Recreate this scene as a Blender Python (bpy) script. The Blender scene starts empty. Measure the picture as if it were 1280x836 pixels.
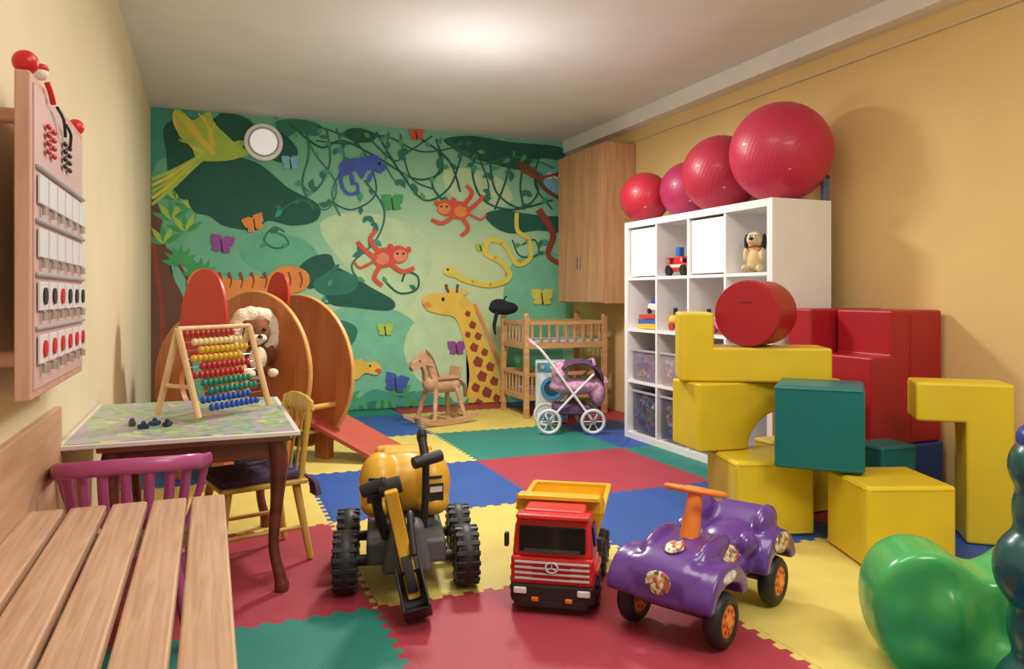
import bpy,bmesh,math,random
from mathutils import Vector,Matrix,Euler
random.seed(3)
S=bpy.context.scene
pi=math.pi
def lin(h,k=1.0):
    h=h.lstrip('#'); o=[]
    for i in (0,2,4):
        c=int(h[i:i+2],16)/255
        c=c/12.92 if c<=.04045 else ((c+.055)/1.055)**2.4
        o.append(min(1,c*k))
    return (*o,1)
MC={}
def M(h,rough=.5,var=.08,scale=6,bump=0,bs=40,metal=0,coat=0,alpha=1,trans=0,rings=0,emit=0):
    key=(h,rough,var,scale,bump,bs,metal,coat,alpha,trans,rings,emit)
    if key in MC: return MC[key]
    m=bpy.data.materials.new('mat_'+h.strip('#')); m.use_nodes=True
    nt=m.node_tree; b=nt.nodes['Principled BSDF']
    tc=nt.nodes.new('ShaderNodeTexCoord'); n=nt.nodes.new('ShaderNodeTexNoise')
    n.inputs['Scale'].default_value=scale; n.inputs['Detail'].default_value=4
    nt.links.new(tc.outputs['Object'],n.inputs['Vector'])
    r=nt.nodes.new('ShaderNodeValToRGB')
    r.color_ramp.elements[0].position=.3; r.color_ramp.elements[1].position=.7
    r.color_ramp.elements[0].color=lin(h,1-var); r.color_ramp.elements[1].color=lin(h,1+var)
    nt.links.new(n.outputs['Fac'],r.inputs['Fac']); nt.links.new(r.outputs['Color'],b.inputs['Base Color'])
    b.inputs['Roughness'].default_value=rough; b.inputs['Metallic'].default_value=metal
    b.inputs['Coat Weight'].default_value=coat; b.inputs['Alpha'].default_value=alpha
    b.inputs['Transmission Weight'].default_value=trans
    if emit: b.inputs['Emission Color'].default_value=lin(h); b.inputs['Emission Strength'].default_value=emit
    if bump:
        n2=nt.nodes.new('ShaderNodeTexNoise'); n2.inputs['Scale'].default_value=bs
        if rings:
            n2=nt.nodes.new('ShaderNodeTexWave'); n2.bands_direction='Z'; n2.inputs['Scale'].default_value=bs
            mp_=nt.nodes.new('ShaderNodeMapping'); mp_.inputs['Rotation'].default_value=(1.1,.3,0)
            nt.links.new(tc.outputs['Object'],mp_.inputs['Vector']); nt.links.new(mp_.outputs['Vector'],n2.inputs['Vector'])
        else: nt.links.new(tc.outputs['Object'],n2.inputs['Vector'])
        bp=nt.nodes.new('ShaderNodeBump'); bp.inputs['Strength'].default_value=bump; bp.inputs['Distance'].default_value=.01
        nt.links.new(n2.outputs['Fac'],bp.inputs['Height']); nt.links.new(bp.outputs['Normal'],b.inputs['Normal'])
    MC[key]=m; return m
def W(h1,h2,axis=0,rough=.45,scale=3,stretch=14):
    key=('w',h1,h2,axis,rough,scale,stretch)
    if key in MC: return MC[key]
    m=bpy.data.materials.new('wood_'+h1.strip('#')); m.use_nodes=True
    nt=m.node_tree; b=nt.nodes['Principled BSDF']
    tc=nt.nodes.new('ShaderNodeTexCoord'); mp=nt.nodes.new('ShaderNodeMapping')
    sc=[stretch]*3; sc[axis]=1; mp.inputs['Scale'].default_value=sc
    n=nt.nodes.new('ShaderNodeTexNoise'); n.inputs['Scale'].default_value=scale; n.inputs['Detail'].default_value=6; n.inputs['Distortion'].default_value=.6
    r=nt.nodes.new('ShaderNodeValToRGB'); r.color_ramp.elements[0].position=.35; r.color_ramp.elements[1].position=.65
    r.color_ramp.elements[0].color=lin(h1); r.color_ramp.elements[1].color=lin(h2)
    nt.links.new(tc.outputs['Object'],mp.inputs['Vector']); nt.links.new(mp.outputs['Vector'],n.inputs['Vector'])
    nt.links.new(n.outputs['Fac'],r.inputs['Fac']); nt.links.new(r.outputs['Color'],b.inputs['Base Color'])
    b.inputs['Roughness'].default_value=rough
    MC[key]=m; return m
def patchwork(name,hexes,scale,rough=.35):
    m=bpy.data.materials.new(name); m.use_nodes=True; nt=m.node_tree; b=nt.nodes['Principled BSDF']; b.inputs['Roughness'].default_value=rough
    tc=nt.nodes.new('ShaderNodeTexCoord'); v=nt.nodes.new('ShaderNodeTexVoronoi'); v.inputs['Scale'].default_value=scale
    s=nt.nodes.new('ShaderNodeSeparateColor'); r=nt.nodes.new('ShaderNodeValToRGB'); r.color_ramp.interpolation='CONSTANT'
    n=len(hexes); r.color_ramp.elements[0].color=lin(hexes[0]); r.color_ramp.elements[1].color=lin(hexes[-1]); r.color_ramp.elements[1].position=(n-1)/n
    for i in range(1,n-1): q=r.color_ramp.elements.new(i/n); q.color=lin(hexes[i])
    L=nt.links.new; L(tc.outputs['Object'],v.inputs['Vector']); L(v.outputs['Color'],s.inputs[0]); L(s.outputs[0],r.inputs['Fac']); L(r.outputs['Color'],b.inputs['Base Color'])
    return m

def mk(name,bm,mat,par=None,loc=(0,0,0),rot=(0,0,0),smooth=True,bev=0,sub=0,seg=3,angle=35):
    bmesh.ops.recalc_face_normals(bm,faces=bm.faces)
    if smooth:
        for f in bm.faces: f.smooth=True
        if not bev and not sub:
            for e in bm.edges:
                if len(e.link_faces)==2 and e.calc_face_angle(0)>math.radians(angle): e.smooth=False
    me=bpy.data.meshes.new(name); bm.to_mesh(me); bm.free()
    for m in (mat if isinstance(mat,(list,tuple)) else [mat]): me.materials.append(m)
    o=bpy.data.objects.new(name,me); S.collection.objects.link(o)
    o.location=loc; o.rotation_euler=rot
    if par: o.parent=par
    if bev:
        md=o.modifiers.new('b','BEVEL'); md.width=bev; md.segments=seg; md.limit_method='ANGLE'; md.angle_limit=math.radians(40); md.harden_normals=True
    if sub:
        md=o.modifiers.new('s','SUBSURF'); md.levels=sub; md.render_levels=sub
    return o
def E(name,loc=(0,0,0),rz=0,rx=0,ry=0,sc=(1,1,1)):
    e=bpy.data.objects.new(name,None); e.location=loc; e.rotation_euler=(math.radians(rx),math.radians(ry),math.radians(rz)); e.empty_display_size=.1; e.scale=sc
    S.collection.objects.link(e); return e
def R(*a): return tuple(math.radians(x) for x in a)
def box(name,size,loc,mat,par=None,rot=(0,0,0),bev=.004,seg=2,taper=None):
    bm=bmesh.new(); bmesh.ops.create_cube(bm,size=1)
    for v in bm.verts:
        if taper and v.co.z>0: v.co.x*=taper[0]; v.co.y*=taper[1]
        v.co=Vector((v.co.x*size[0],v.co.y*size[1],v.co.z*size[2]))
    return mk(name,bm,mat,par,loc,R(*rot),bev=bev,seg=seg,smooth=bev>0)
def cyl(name,r,h,loc,mat,par=None,rot=(0,0,0),r2=None,n=32,bev=0):
    bm=bmesh.new(); bmesh.ops.create_cone(bm,cap_ends=True,segments=n,radius1=r,radius2=r if r2 is None else r2,depth=h)
    return mk(name,bm,mat,par,loc,R(*rot),bev=bev)
def sph(name,r,loc,mat,par=None,rot=(0,0,0),n=24):
    if not isinstance(r,(tuple,list)): r=(r,r,r)
    bm=bmesh.new(); bmesh.ops.create_uvsphere(bm,u_segments=n,v_segments=n*2//3,radius=1)
    for v in bm.verts: v.co=Vector((v.co.x*r[0],v.co.y*r[1],v.co.z*r[2]))
    return mk(name,bm,mat,par,loc,R(*rot),angle=180)
def torus(name,Rr,r,loc,mat,par=None,rot=(0,0,0),n=32,k=10,sz=1):
    bm=bmesh.new(); vs=[]
    for i in range(n):
        a=2*pi*i/n; row=[]
        for j in range(k):
            b=2*pi*j/k; q=Rr+r*math.cos(b); row.append(bm.verts.new((q*math.cos(a),q*math.sin(a),r*sz*math.sin(b))))
        vs.append(row)
    for i in range(n):
        for j in range(k):
            bm.faces.new((vs[i][j],vs[(i+1)%n][j],vs[(i+1)%n][(j+1)%k],vs[i][(j+1)%k]))
    return mk(name,bm,mat,par,loc,R(*rot),angle=180)
def cr(p,closed=False,n=6):
    out=[]; L=len(p); rng=L if closed else L-1; d=len(p[0])
    for i in range(rng):
        if closed: a,b,c,e=p[i-1],p[i],p[(i+1)%L],p[(i+2)%L]
        else: a=p[max(i-1,0)];b=p[i];c=p[i+1];e=p[min(i+2,L-1)]
        for k in range(n):
            t=k/n
            out.append(tuple(.5*(2*b[q]+(c[q]-a[q])*t+(2*a[q]-5*b[q]+4*c[q]-e[q])*t*t+(3*b[q]-a[q]-3*c[q]+e[q])*t**3) for q in range(d)))
    if not closed: out.append(tuple(p[-1]))
    return out
def tube(name,pts,r,mat,par=None,sm=True,closed=False,k=10,flat=1):
    """sweep; pts may carry a 4th radius factor"""
    pts=[tuple(p) if len(p)==4 else (*p,1) for p in pts]
    if sm and len(pts)>2: pts=cr(pts,closed,6)
    P=[Vector(p[:3]) for p in pts]; n=len(P); bm=bmesh.new(); rings=[]
    up=None
    for i in range(n):
        if closed: t=(P[(i+1)%n]-P[i-1])
        else: t=P[min(i+1,n-1)]-P[max(i-1,0)]
        t.normalize()
        if up is None:
            up=Vector((0,0,1)) if abs(t.z)<.9 else Vector((1,0,0))
        s=t.cross(up).normalized(); u=s.cross(t).normalized(); up=u
        rr=r*pts[i][3]
        rings.append([bm.verts.new(P[i]+s*rr*math.cos(2*pi*j/k)+u*rr*flat*math.sin(2*pi*j/k)) for j in range(k)])
    m=n if closed else n-1
    for i in range(m):
        a,b=rings[i],rings[(i+1)%n]
        for j in range(k): bm.faces.new((a[j],a[(j+1)%k],b[(j+1)%k],b[j]))
    if not closed: bm.faces.new(rings[0]); bm.faces.new(rings[-1])
    return mk(name,bm,mat,par,angle=60)
def prism(name,prof,depth,mat,par=None,loc=(0,0,0),rot=(0,0,0),bev=.004,seg=2,sm=False,holes=None):
    """profile in local XZ, extruded along Y"""
    if sm: prof=cr(prof,True,5)
    bm=bmesh.new()
    f=[bm.verts.new((x,-depth/2,z)) for x,z in prof]; face=bm.faces.new(f)
    g=bmesh.ops.extrude_face_region(bm,geom=[face])
    for v in g['geom']:
        if isinstance(v,bmesh.types.BMVert): v.co.y+=depth
    return mk(name,bm,mat,par,loc,R(*rot),bev=bev,seg=seg,smooth=bev>0)
def ring(name,ro,ri,th,mat,par=None,loc=(0,0,0),rot=(0,0,0),off=(0,0),n=48,bev=0):
    """plate in local XZ with a round hole of radius ri offset by off"""
    bm=bmesh.new(); q=[]
    for y in (-th/2,th/2):
        a=[bm.verts.new((ro*math.cos(2*pi*i/n),y,ro*math.sin(2*pi*i/n))) for i in range(n)]
        b=[bm.verts.new((off[0]+ri*math.cos(2*pi*i/n),y,off[1]+ri*math.sin(2*pi*i/n))) for i in range(n)]
        q.append((a,b))
    (a0,b0),(a1,b1)=q
    for i in range(n):
        j=(i+1)%n
        bm.faces.new((a0[i],a0[j],b0[j],b0[i])); bm.faces.new((a1[i],b1[i],b1[j],a1[j]))
        bm.faces.new((a0[i],a1[i],a1[j],a0[j])); bm.faces.new((b0[i],b0[j],b1[j],b1[i]))
    return mk(name,bm,mat,par,loc,R(*rot))
def blob(name,els,mat,par=None,loc=(0,0,0),rot=(0,0,0),vox=.008,sm=8,slabs=(),fac=.5):
    """ellipsoids (+ extruded profiles) fused into one skin"""
    bm=bmesh.new()
    for e in els:
        c,r=e[0],e[1]; ro=Euler(R(*e[2])) if len(e)>2 else Euler((0,0,0))
        if not isinstance(r,(tuple,list)): r=(r,r,r)
        mtx=Matrix.Translation(c)@ro.to_matrix().to_4x4()@Matrix.Diagonal((*r,1))
        bmesh.ops.create_uvsphere(bm,u_segments=20,v_segments=14,radius=1,matrix=mtx)
    for prof,wd,plane,off in slabs:
        prof=cr(prof,True,4)
        def pt_(a,b_,d): return (d+off,a,b_) if plane=='YZ' else (a,d+off,b_)
        A=[bm.verts.new(pt_(a,b_,-wd/2)) for a,b_ in prof]; B=[bm.verts.new(pt_(a,b_,wd/2)) for a,b_ in prof]
        bm.faces.new(A); bm.faces.new(B); n=len(A)
        for i in range(n): bm.faces.new((A[i],A[(i+1)%n],B[(i+1)%n],B[i]))
    o=mk(name,bm,mat,par,loc,R(*rot),angle=180)
    md=o.modifiers.new('r','REMESH'); md.mode='VOXEL'; md.voxel_size=vox; md.use_smooth_shade=True
    md=o.modifiers.new('sm','SMOOTH'); md.factor=fac; md.iterations=sm
    return o

# ---------------------------------------------------------------- room
XL,XR,YB,YF,ZC=-.42,3.2,6.4,-1.4,2.436
wl=M('#E6D9B8',.8,.04,2,.05,120); wr=M('#E6C888',.8,.05,2,.05,120); cm=M('#ECEAEA',.85,.03,3)
def slab(name,x0,x1,y0,y1,z0,z1,mat): return box(name,(x1-x0,y1-y0,z1-z0),((x0+x1)/2,(y0+y1)/2,(z0+z1)/2),mat,bev=0)
slab('floor',XL-.1,XR+.1,YF-.1,YB+.1,-.1,0,M('#8A8070',.8))
slab('ceiling',XL-.1,XR+.1,YF-.1,YB+.1,ZC,ZC+.1,cm)
slab('wall_left',XL-.1,XL,YF,YB,0,ZC,wl)
slab('wall_right',XR,XR+.1,YF,YB,0,ZC,wr)
slab('wall_front',XL-.1,XR+.1,YF-.1,YF,0,ZC,wl)
mb=bpy.data.materials.new('mural_ground'); mb.use_nodes=True; nt=mb.node_tree; b=nt.nodes['Principled BSDF']; b.inputs['Roughness'].default_value=.75
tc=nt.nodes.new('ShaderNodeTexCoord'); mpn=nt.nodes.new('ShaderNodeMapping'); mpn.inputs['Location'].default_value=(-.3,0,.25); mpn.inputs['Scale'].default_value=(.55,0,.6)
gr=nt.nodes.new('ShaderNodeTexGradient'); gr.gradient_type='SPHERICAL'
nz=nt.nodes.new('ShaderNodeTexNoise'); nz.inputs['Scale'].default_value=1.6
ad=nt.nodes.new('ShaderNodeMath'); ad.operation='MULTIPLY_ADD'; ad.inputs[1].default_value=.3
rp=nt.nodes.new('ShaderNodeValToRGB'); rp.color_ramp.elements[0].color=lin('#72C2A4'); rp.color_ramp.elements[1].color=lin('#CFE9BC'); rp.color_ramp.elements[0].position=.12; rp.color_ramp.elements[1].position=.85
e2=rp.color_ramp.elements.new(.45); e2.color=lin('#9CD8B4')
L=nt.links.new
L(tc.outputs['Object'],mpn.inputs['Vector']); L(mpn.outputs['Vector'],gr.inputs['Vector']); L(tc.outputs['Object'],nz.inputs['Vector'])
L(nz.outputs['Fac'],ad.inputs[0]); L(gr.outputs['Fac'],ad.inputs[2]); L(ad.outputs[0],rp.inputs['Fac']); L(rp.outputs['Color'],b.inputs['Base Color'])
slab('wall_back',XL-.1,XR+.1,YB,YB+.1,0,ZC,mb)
slab('trim_1',3.09,XR,YF,YB,2.325,ZC,M('#EFEDEA',.7,.03))
slab('trim_2',XR-.015,XR,YF,YB,2.23,2.245,M('#D9C69C',.6,.03))
box('trim_3',(.02,3.2,.56),(XL+.011,.92,.38),W('#B98E6C','#CFA988',1,.5,2,10),bev=.003)

# ---------------------------------------------------------------- floor mats (interlocking)
xs=[-1.49,-.51,.47,1.45,2.43,3.41]; ys=[-1.4,-.47,.46,1.39,2.32,3.25,4.18,5.11,6.04,6.97]
cols={'r':M('#AC3B4B',.52,.07,5,.2,250),'y':M('#DECB6C',.52,.07,5,.2,250),'b':M('#2A57A8',.52,.07,5,.2,250),'g':M('#268478',.52,.07,5,.2,250)}
order='rybg'
cmap={(2,3):'r',(1,3):'g',(1,4):'r',(2,4):'y',(3,3):'y',(2,5):'b',(3,4):'b',(3,5):'r',(3,6):'g',(2,6):'y',(1,5):'y',(2,7):'b',(3,7):'y',(4,5):'g',(4,6):'b',(4,7):'r',(4,4):'r',(4,3):'b',(1,6):'b',(1,7):'g',(1,8):'r',(2,8):'g',(3,8):'r',(4,8):'b',(1,2):'y',(2,2):'b',(3,2):'g',(4,2):'y'}
def teeth(a,b,n,s):
    out=[]
    for i in range(n):
        for f,o in ((.08,0),(.2,-.4),(.32,1),(.62,1),(.74,-.4),(.86,0)):
            t=(i+f)/n
            off=(1 if o==1 else 0)*.02
            tt=t+( -.018 if f==.32 else .018 if f==.62 else 0)/n*3
            out.append((a+(b-a)*(tt if o==1 else t),off*s))
    return out
bm=bmesh.new()
for i in range(5):
    for j in range(9):
        x0,x1,y0,y1=xs[i],xs[i+1],ys[j],ys[j+1]; c=cmap.get((i,j),order[(i*2+j*3)%4])
        pts=[(x0,y0)]
        pts+=[(x,y0+o) for x,o in teeth(x0,x1,14,1)]+[(x1,y0)]
        pts+=[(x1+o,y) for y,o in teeth(y0,y1,14,1)]+[(x1,y1)]
        pts+=[(x,y1+o) for x,o in teeth(x0,x1,14,1)][::-1]+[(x0,y1)]
        pts+=[(x0+o,y) for y,o in teeth(y0,y1,14,1)][::-1]
        cl=[]
        for x,y in pts:
            p=(min(max(x,XL+.002),XR-.002),min(max(y,YF+.002),YB-.012))
            if not cl or (abs(p[0]-cl[-1][0])+abs(p[1]-cl[-1][1]))>1e-4: cl.append(p)
        if len(cl)<4 or max(p[0] for p in cl)-min(p[0] for p in cl)<.03 or max(p[1] for p in cl)-min(p[1] for p in cl)<.03: continue
        vt=[bm.verts.new((x,y,.012)) for x,y in cl]; vb=[bm.verts.new((x,y,.001)) for x,y in cl]
        f=bm.faces.new(vt); f.material_index=order.index(c)
        for k in range(len(cl)):
            g=bm.faces.new((vt[k],vb[k],vb[(k+1)%len(cl)],vt[(k+1)%len(cl)])); g.material_index=order.index(c)
mk('puzzle_foam_mats',bm,[cols[c] for c in order],smooth=False)
FZ=.0135
# ---------------------------------------------------------------- mural artwork, drawn flat on back wall
ar=math.atan(378/940); sn,cs=math.sin(ar),math.cos(ar)
def art(a,b_):
    u=(a-640)/940; t=YB/(cs-sn*u); return t*(sn+cs*u), .98+t*(370-b_)/940
mur={'d':'#216355','D':'#34826E','G':'#4FAE6A','g':'#B4D85E','Y':'#E8DE60','y':'#F0CC5A','O':'#F09A50','r':'#E0604A','p':'#EC9474','b':'#4A68C8','B':'#84C6E2','v':'#9C56AA','n':'#74503F','N':'#A04838','w':'#E6EEE6','t':'#48A694','l':'#C6E8BC','k':'#222222','s':'#80CEAC','m':'#6CBF9C'}
mk_=list(mur); mbm=bmesh.new(); lay=[0]
def face(c,pts):
    lay[0]+=1; y=YB-.002-lay[0]*.00005
    vv=[]
    for a,b_ in pts:
        X,Z=art(a,b_); X=min(max(X,XL+.003),XR-.003); Z=min(max(Z,.02),ZC-.003); vv.append(mbm.verts.new((X,y,Z)))
    f=mbm.faces.new(vv); f.material_index=mk_.index(c)
def P(c,pts,sm=True): face(c,cr(pts,True,5) if sm else pts)
def El(c,x,y,rx,ry,rot=0):
    q=math.radians(rot); face(c,[(x+rx*math.cos(a)*math.cos(q)-ry*math.sin(a)*math.sin(q),y+rx*math.cos(a)*math.sin(q)+ry*math.sin(a)*math.cos(q)) for a in [2*pi*i/18 for i in range(18)]])
def Ln(c,pts,w,w2=None):
    w2=w if w2 is None else w2; p=cr(pts,False,7); n=len(p); lft=[];rgt=[]
    for i in range(n):
        a=p[max(i-1,0)];b_=p[min(i+1,n-1)]; dx,dy=b_[0]-a[0],b_[1]-a[1]; l=math.hypot(dx,dy) or 1
        ww=(w+(w2-w)*i/(n-1))/2; lft.append((p[i][0]-dy/l*ww,p[i][1]+dx/l*ww)); rgt.append((p[i][0]+dy/l*ww,p[i][1]-dx/l*ww))
    lay[0]+=1; y=YB-.002-lay[0]*.00005
    def V(q):
        X,Z=art(*q); return mbm.verts.new((min(max(X,XL+.003),XR-.003),y,min(max(Z,.02),ZC-.003)))
    A=[V(q) for q in lft]; B_=[V(q) for q in rgt]
    for i in range(n-1):
        f=mbm.faces.new((A[i],A[i+1],B_[i+1],B_[i])); f.material_index=mk_.index(c)
def leaf(c,x,y,l,w,rot):
    q=math.radians(rot); ca,sa=math.cos(q),math.sin(q)
    face(c,[(x+a*ca-b_*sa,y+a*sa+b_*ca) for a,b_ in ((0,0),(l*.25,w*.45),(l*.55,w*.5),(l,0),(l*.55,-w*.5),(l*.25,-w*.45))])
P('m',[(187,134),(300,140),(330,190),(260,240),(220,330),(187,380)])
P('m',[(330,290),(380,300),(400,330),(360,350),(310,330),(300,305)])
P('s',[(400,400),(470,380),(530,420),(520,520),(420,520),(380,470)])
P('l',[(400,280),(450,265),(520,285),(540,330),(500,390),(430,330)])
P('l',[(520,400),(560,380),(590,430),(580,490),(530,480),(505,440)])
P('l',[(560,210),(620,220),(640,250),(600,262),(560,240)])
P('s',[(640,330),(700,320),(705,420),(660,450),(630,400)])
P('m',[(640,420),(690,400),(704,450),(700,500),(640,500)])
P('t',[(187,136),(250,140),(240,180),(200,200),(187,215)])
P('n',[(187,270),(200,262),(206,300),(214,340),(232,380),(240,440),(236,520),(187,524)])
Ln('N',[(190,290),(196,340),(203,400),(200,500)],5)
Ln('n',[(200,310),(215,318),(235,350)],7,3)
for x0,y0 in ((215,275),(205,305),(232,290),(220,250),(240,262)):
    for a in range(-160,0,32): leaf('G' if a%64 else 'g',x0,y0,27,7,a)
for x0,y0 in ((225,330),(250,345),(405,440),(430,500),(415,480),(500,500),(650,470)):
    for a in range(-170,0,28): leaf('G',x0,y0,24,8,a)
P('d',[(205,160),(225,148),(262,150),(280,141),(312,150),(318,170),(292,186),(262,192),(240,214),(250,232),(230,250),(212,225),(208,190)])
P('d',[(232,226),(250,204),(290,196),(322,204),(345,222),(362,236),(398,256),(395,276),(365,282),(335,276),(318,288),(280,282),(262,270),(240,262)])
P('D',[(345,152),(378,150),(402,158),(396,170),(372,166),(356,172)])
P('d',[(320,186),(340,200),(362,204),(372,192),(366,178),(350,166),(345,192)])
P('d',[(555,174),(590,170),(640,178),(700,184),(702,200),(672,198),(650,212),(612,204),(585,196),(566,186)])
P('d',[(606,268),(628,262),(652,266),(680,270),(700,272),(700,290),(672,288),(640,292),(618,284)])
P('d',[(371,340),(388,322),(412,318),(420,332),(438,342),(462,358),(492,376),(486,388),(440,384),(414,380),(400,360),(384,360)])
P('D',[(392,352),(424,338),(448,350),(438,366),(404,368)])
P('d',[(430,165),(446,160),(470,168),(462,178),(440,176)])
P('D',[(402,410),(424,400),(446,410),(440,430),(420,436),(404,428)])
V_=[[(330,140),(372,150),(392,190),(420,230),(408,262),(376,250),(352,262)],[(362,155),(400,184),(428,176),(470,196),(520,224),(552,214),(548,190)],
[(395,158),(430,170),(455,190),(470,240),(440,262),(410,250)],[(408,160),(412,205),(392,240),(372,226)],[(450,160),(490,200),(510,190),(540,170)],
[(470,165),(500,215),(530,250),(560,236),(575,200),(580,176)],[(560,176),(600,205),(640,196),(690,210),(698,240)],[(612,200),(620,240),(650,260),(672,240),(660,205)],
[(395,176),(440,180),(480,170),(530,190),(600,176)],[(455,225),(480,262),(470,300),(440,330),(450,352)],[(590,176),(610,230),(604,250)],[(640,190),(632,225),(618,262)],
[(340,288),(356,296),(360,306),(344,310),(330,300),(342,284),(356,290)],[(478,348),(498,366),(520,362),(522,346),(508,340),(502,352)],[(395,380),(430,378),(470,384)],[(420,335),(405,345),(410,358),(425,350)],
[(640,300),(650,320),(672,318),(668,300),(652,306)],[(520,170),(560,200),(575,240)],[(486,165),(482,205),(498,232)],[(660,180),(650,230),(655,262)],[(675,190),(668,230),(690,262)],
[(380,150),(386,190),(378,230),(392,262)],[(500,168),(512,220),(540,236)],[(545,174),(552,205),(540,230),(552,250)],[(420,160),(430,200),(415,240),(425,270)],[(600,180),(590,215),(604,250),(640,262),(690,250)]]
for k,v in enumerate(V_):
    Ln('d' if k%3 else 'D',v,2.4 if k%2 else 1.8)
    pp=cr(v,False,3)
    for i in range(1,len(pp)-1,5):
        leaf(('t','D','G')[(i+k)%3],pp[i][0],pp[i][1],9+(i*k)%4,5.5,(i*67+k*41)%360)
for x,y,a in ((420,185,30),(436,198,80),(402,214,10),(470,210,-30),(500,224,60),(520,232,100),(545,205,-40),(592,205,90),(610,216,60),(640,215,100),(655,238,40),(560,250,120),(410,258,200),(388,236,-80),(458,270,40),(472,282,120),(464,300,30),(452,316,160),(612,240,120),(672,215,60),(498,196,-60),(575,190,20),(352,262,130),(676,300,30),(450,240,90)):
    leaf('t' if a%20 else 'D',x,y,13,7,a); leaf('D',x,y,10,6,a+75)
# parrot
P('g',[(217,140),(226,138),(240,150),(250,146),(262,139),(268,154),(282,168),(296,180),(312,180),(318,190),(290,200),(262,202),(246,198),(238,182),(222,166)])
P('Y',[(217,140),(238,150),(252,170),(270,192),(246,190),(230,174),(218,158)])
for k in range(5): Ln('g',[(256-k*4,188-k*2),(238-k*3,168+k*2),(220+k*1,146+k*7)],3.5,1.5)
for k in range(4): Ln('Y',[(268,184),(262,160+k*4),(248+k*7,142+k*4)],4,2)
for q in (0,1,2,3,4): Ln('Y' if q%2 else 'g',[(262,190),(240,202+q*2),(216,214+q*5),(190,224+q*8)],7,4)
P('g',[(284,186),(298,176),(316,180),(318,190),(304,196),(288,196)]); El('k',306,184,2.4,2.4)
P('w',[(314,182),(322,184),(319,194),(313,190)])
# chameleon
P('b',[(424,206),(436,199),(452,197),(470,194),(478,204),(483,210),(474,216),(460,213),(452,224),(444,214),(432,220),(425,216)])
Ln('b',[(428,212),(426,228),(434,242),(446,240),(446,230),(438,230)],5,3); El('k',474,205,2,2); El('b',462,222,3,7,20); El('b',440,224,3,8,-10)
def monkey(x,y,s,c1,c2,f=1):
    El(c1,x,y,12*s,10*s,15*f); El(c1,x-14*f*s,y-3*s,10*s,9*s); El(c2,x-16*f*s,y-2*s,7*s,6*s); El('k',x-19*f*s,y-4*s,1.2*s,1.2*s); El('k',x-13*f*s,y-4*s,1.2*s,1.2*s)
    El(c1,x-24*f*s,y-8*s,3*s,3*s); El(c1,x-6*f*s,y-11*s,3*s,3*s); El(c2,x+2*f*s,y+1*s,7*s,6*s)
    Ln(c1,[(x+4*f*s,y-4*s),(x+14*f*s,y-18*s),(x+8*f*s,y-27*s)],5*s,4*s); Ln(c1,[(x+8*f*s,y+2*s),(x+20*f*s,y-8*s),(x+27*f*s,y-16*s)],5*s,4*s)
    Ln(c1,[(x-6*f*s,y+6*s),(x-18*f*s,y+14*s),(x-30*f*s,y+10*s)],5*s,4*s); Ln(c1,[(x+4*f*s,y+8*s),(x+10*f*s,y+20*s),(x+2*f*s,y+28*s)],5*s,4*s)
    Ln(c1,[(x+11*f*s,y+4*s),(x+24*f*s,y+10*s),(x+30*f*s,y+4*s)],3*s,2*s)
monkey(573,263,1.15,'r','O')
monkey(480,322,1.25,'r','p',-1)
def bfly(x,y,s,c,c2='w',r=0):
    for a,l in ((-140,1),(-40,1),(150,.7),(30,.7)): leaf(c,x,y,15*s*l,12*s*l,a+r)
    Ln('k',[(x-1,y-6*s),(x+1,y+6*s)],1.6)
bfly(277,307,1.3,'v',r=10); bfly(318,281,1.2,'O',r=-20); bfly(363,205,1.0,'B'); bfly(570,436,1.0,'v'); bfly(677,373,1.2,'Y'); bfly(494,480,1.3,'b',r=15); bfly(490,255,1.2,'G'); bfly(481,413,.9,'g'); bfly(600,310,.6,'g'); bfly(520,170,.8,'r')
El('B',690,228,11,17); El('w',686,220,4,4); El('w',695,220,4,4); El('k',686,220,1.6,1.6); El('k',695,220,1.6,1.6); leaf('B',690,216,12,5,-40); leaf('O',690,224,5,3,90)
Ln('n',[(645,205),(665,214),(680,236),(702,250)],8,4); Ln('N',[(650,212),(672,222),(700,216)],4,3)
Ln('N',[(672,262),(690,292),(684,318),(700,330)],9,5)
Ln('Y',[(560,338),(582,350),(614,356),(636,346),(626,328),(606,316),(612,300),(630,306),(645,330),(662,322),(660,300),(646,288),(645,266)],7,5)
El('Y',563,340,10,6,10); El('k',559,337,1.5,1.5)
for x,y in ((590,352),(612,356),(632,342),(618,322),(626,304),(650,327),(658,300)): El('O',x,y,2,2)
P('O',[(234,352),(244,338),(262,336),(272,344),(300,350),(320,344),(330,348),(350,334),(372,334),(386,344),(380,362),(340,372),(300,378),(258,374),(240,368)])
for x in (250,262,274,286,300,314,330,346,360,374): Ln('N',[(x,340),(x+3,350),(x+1,360)],3,1.5)
P('y',[(527,374),(540,367),(556,366),(563,360),(570,366),(578,370),(590,380),(597,400),(606,425),(618,450),(625,480),(626,516),(583,516),(586,470),(582,440),(574,410),(566,396),(548,392),(533,387)])
Ln('n',[(560,366),(557,358)],3); Ln('n',[(570,366),(571,358)],3); El('n',557,357,2,2); El('n',571,357,2,2); El('k',553,374,2.2,2.6); leaf('y',572,368,14,8,-20); leaf('O',528,380,12,8,10)
Ln('O',[(592,380),(603,404),(614,432),(626,462),(628,500)],4)
for x,y,r in ((584,392,4),(590,406,5),(584,418,4),(597,420,5),(592,434,6),(605,440,5),(597,452,7),(612,458,6),(602,470,7),(617,476,6),(594,484,6),(608,490,7),(620,497,5),(598,504,6)): P('N',[(x-r,y),(x-r*.3,y-r*1.1),(x+r*.9,y-r*.4),(x+r*.5,y+r),(x-r*.6,y+r*.8)],False)
P('y',[(442,452),(450,448),(456,452),(470,452),(476,460),(470,468),(456,466),(446,474),(440,470)]); El('k',462,457,1.5,1.5); El('r',472,463,4,3)
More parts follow.
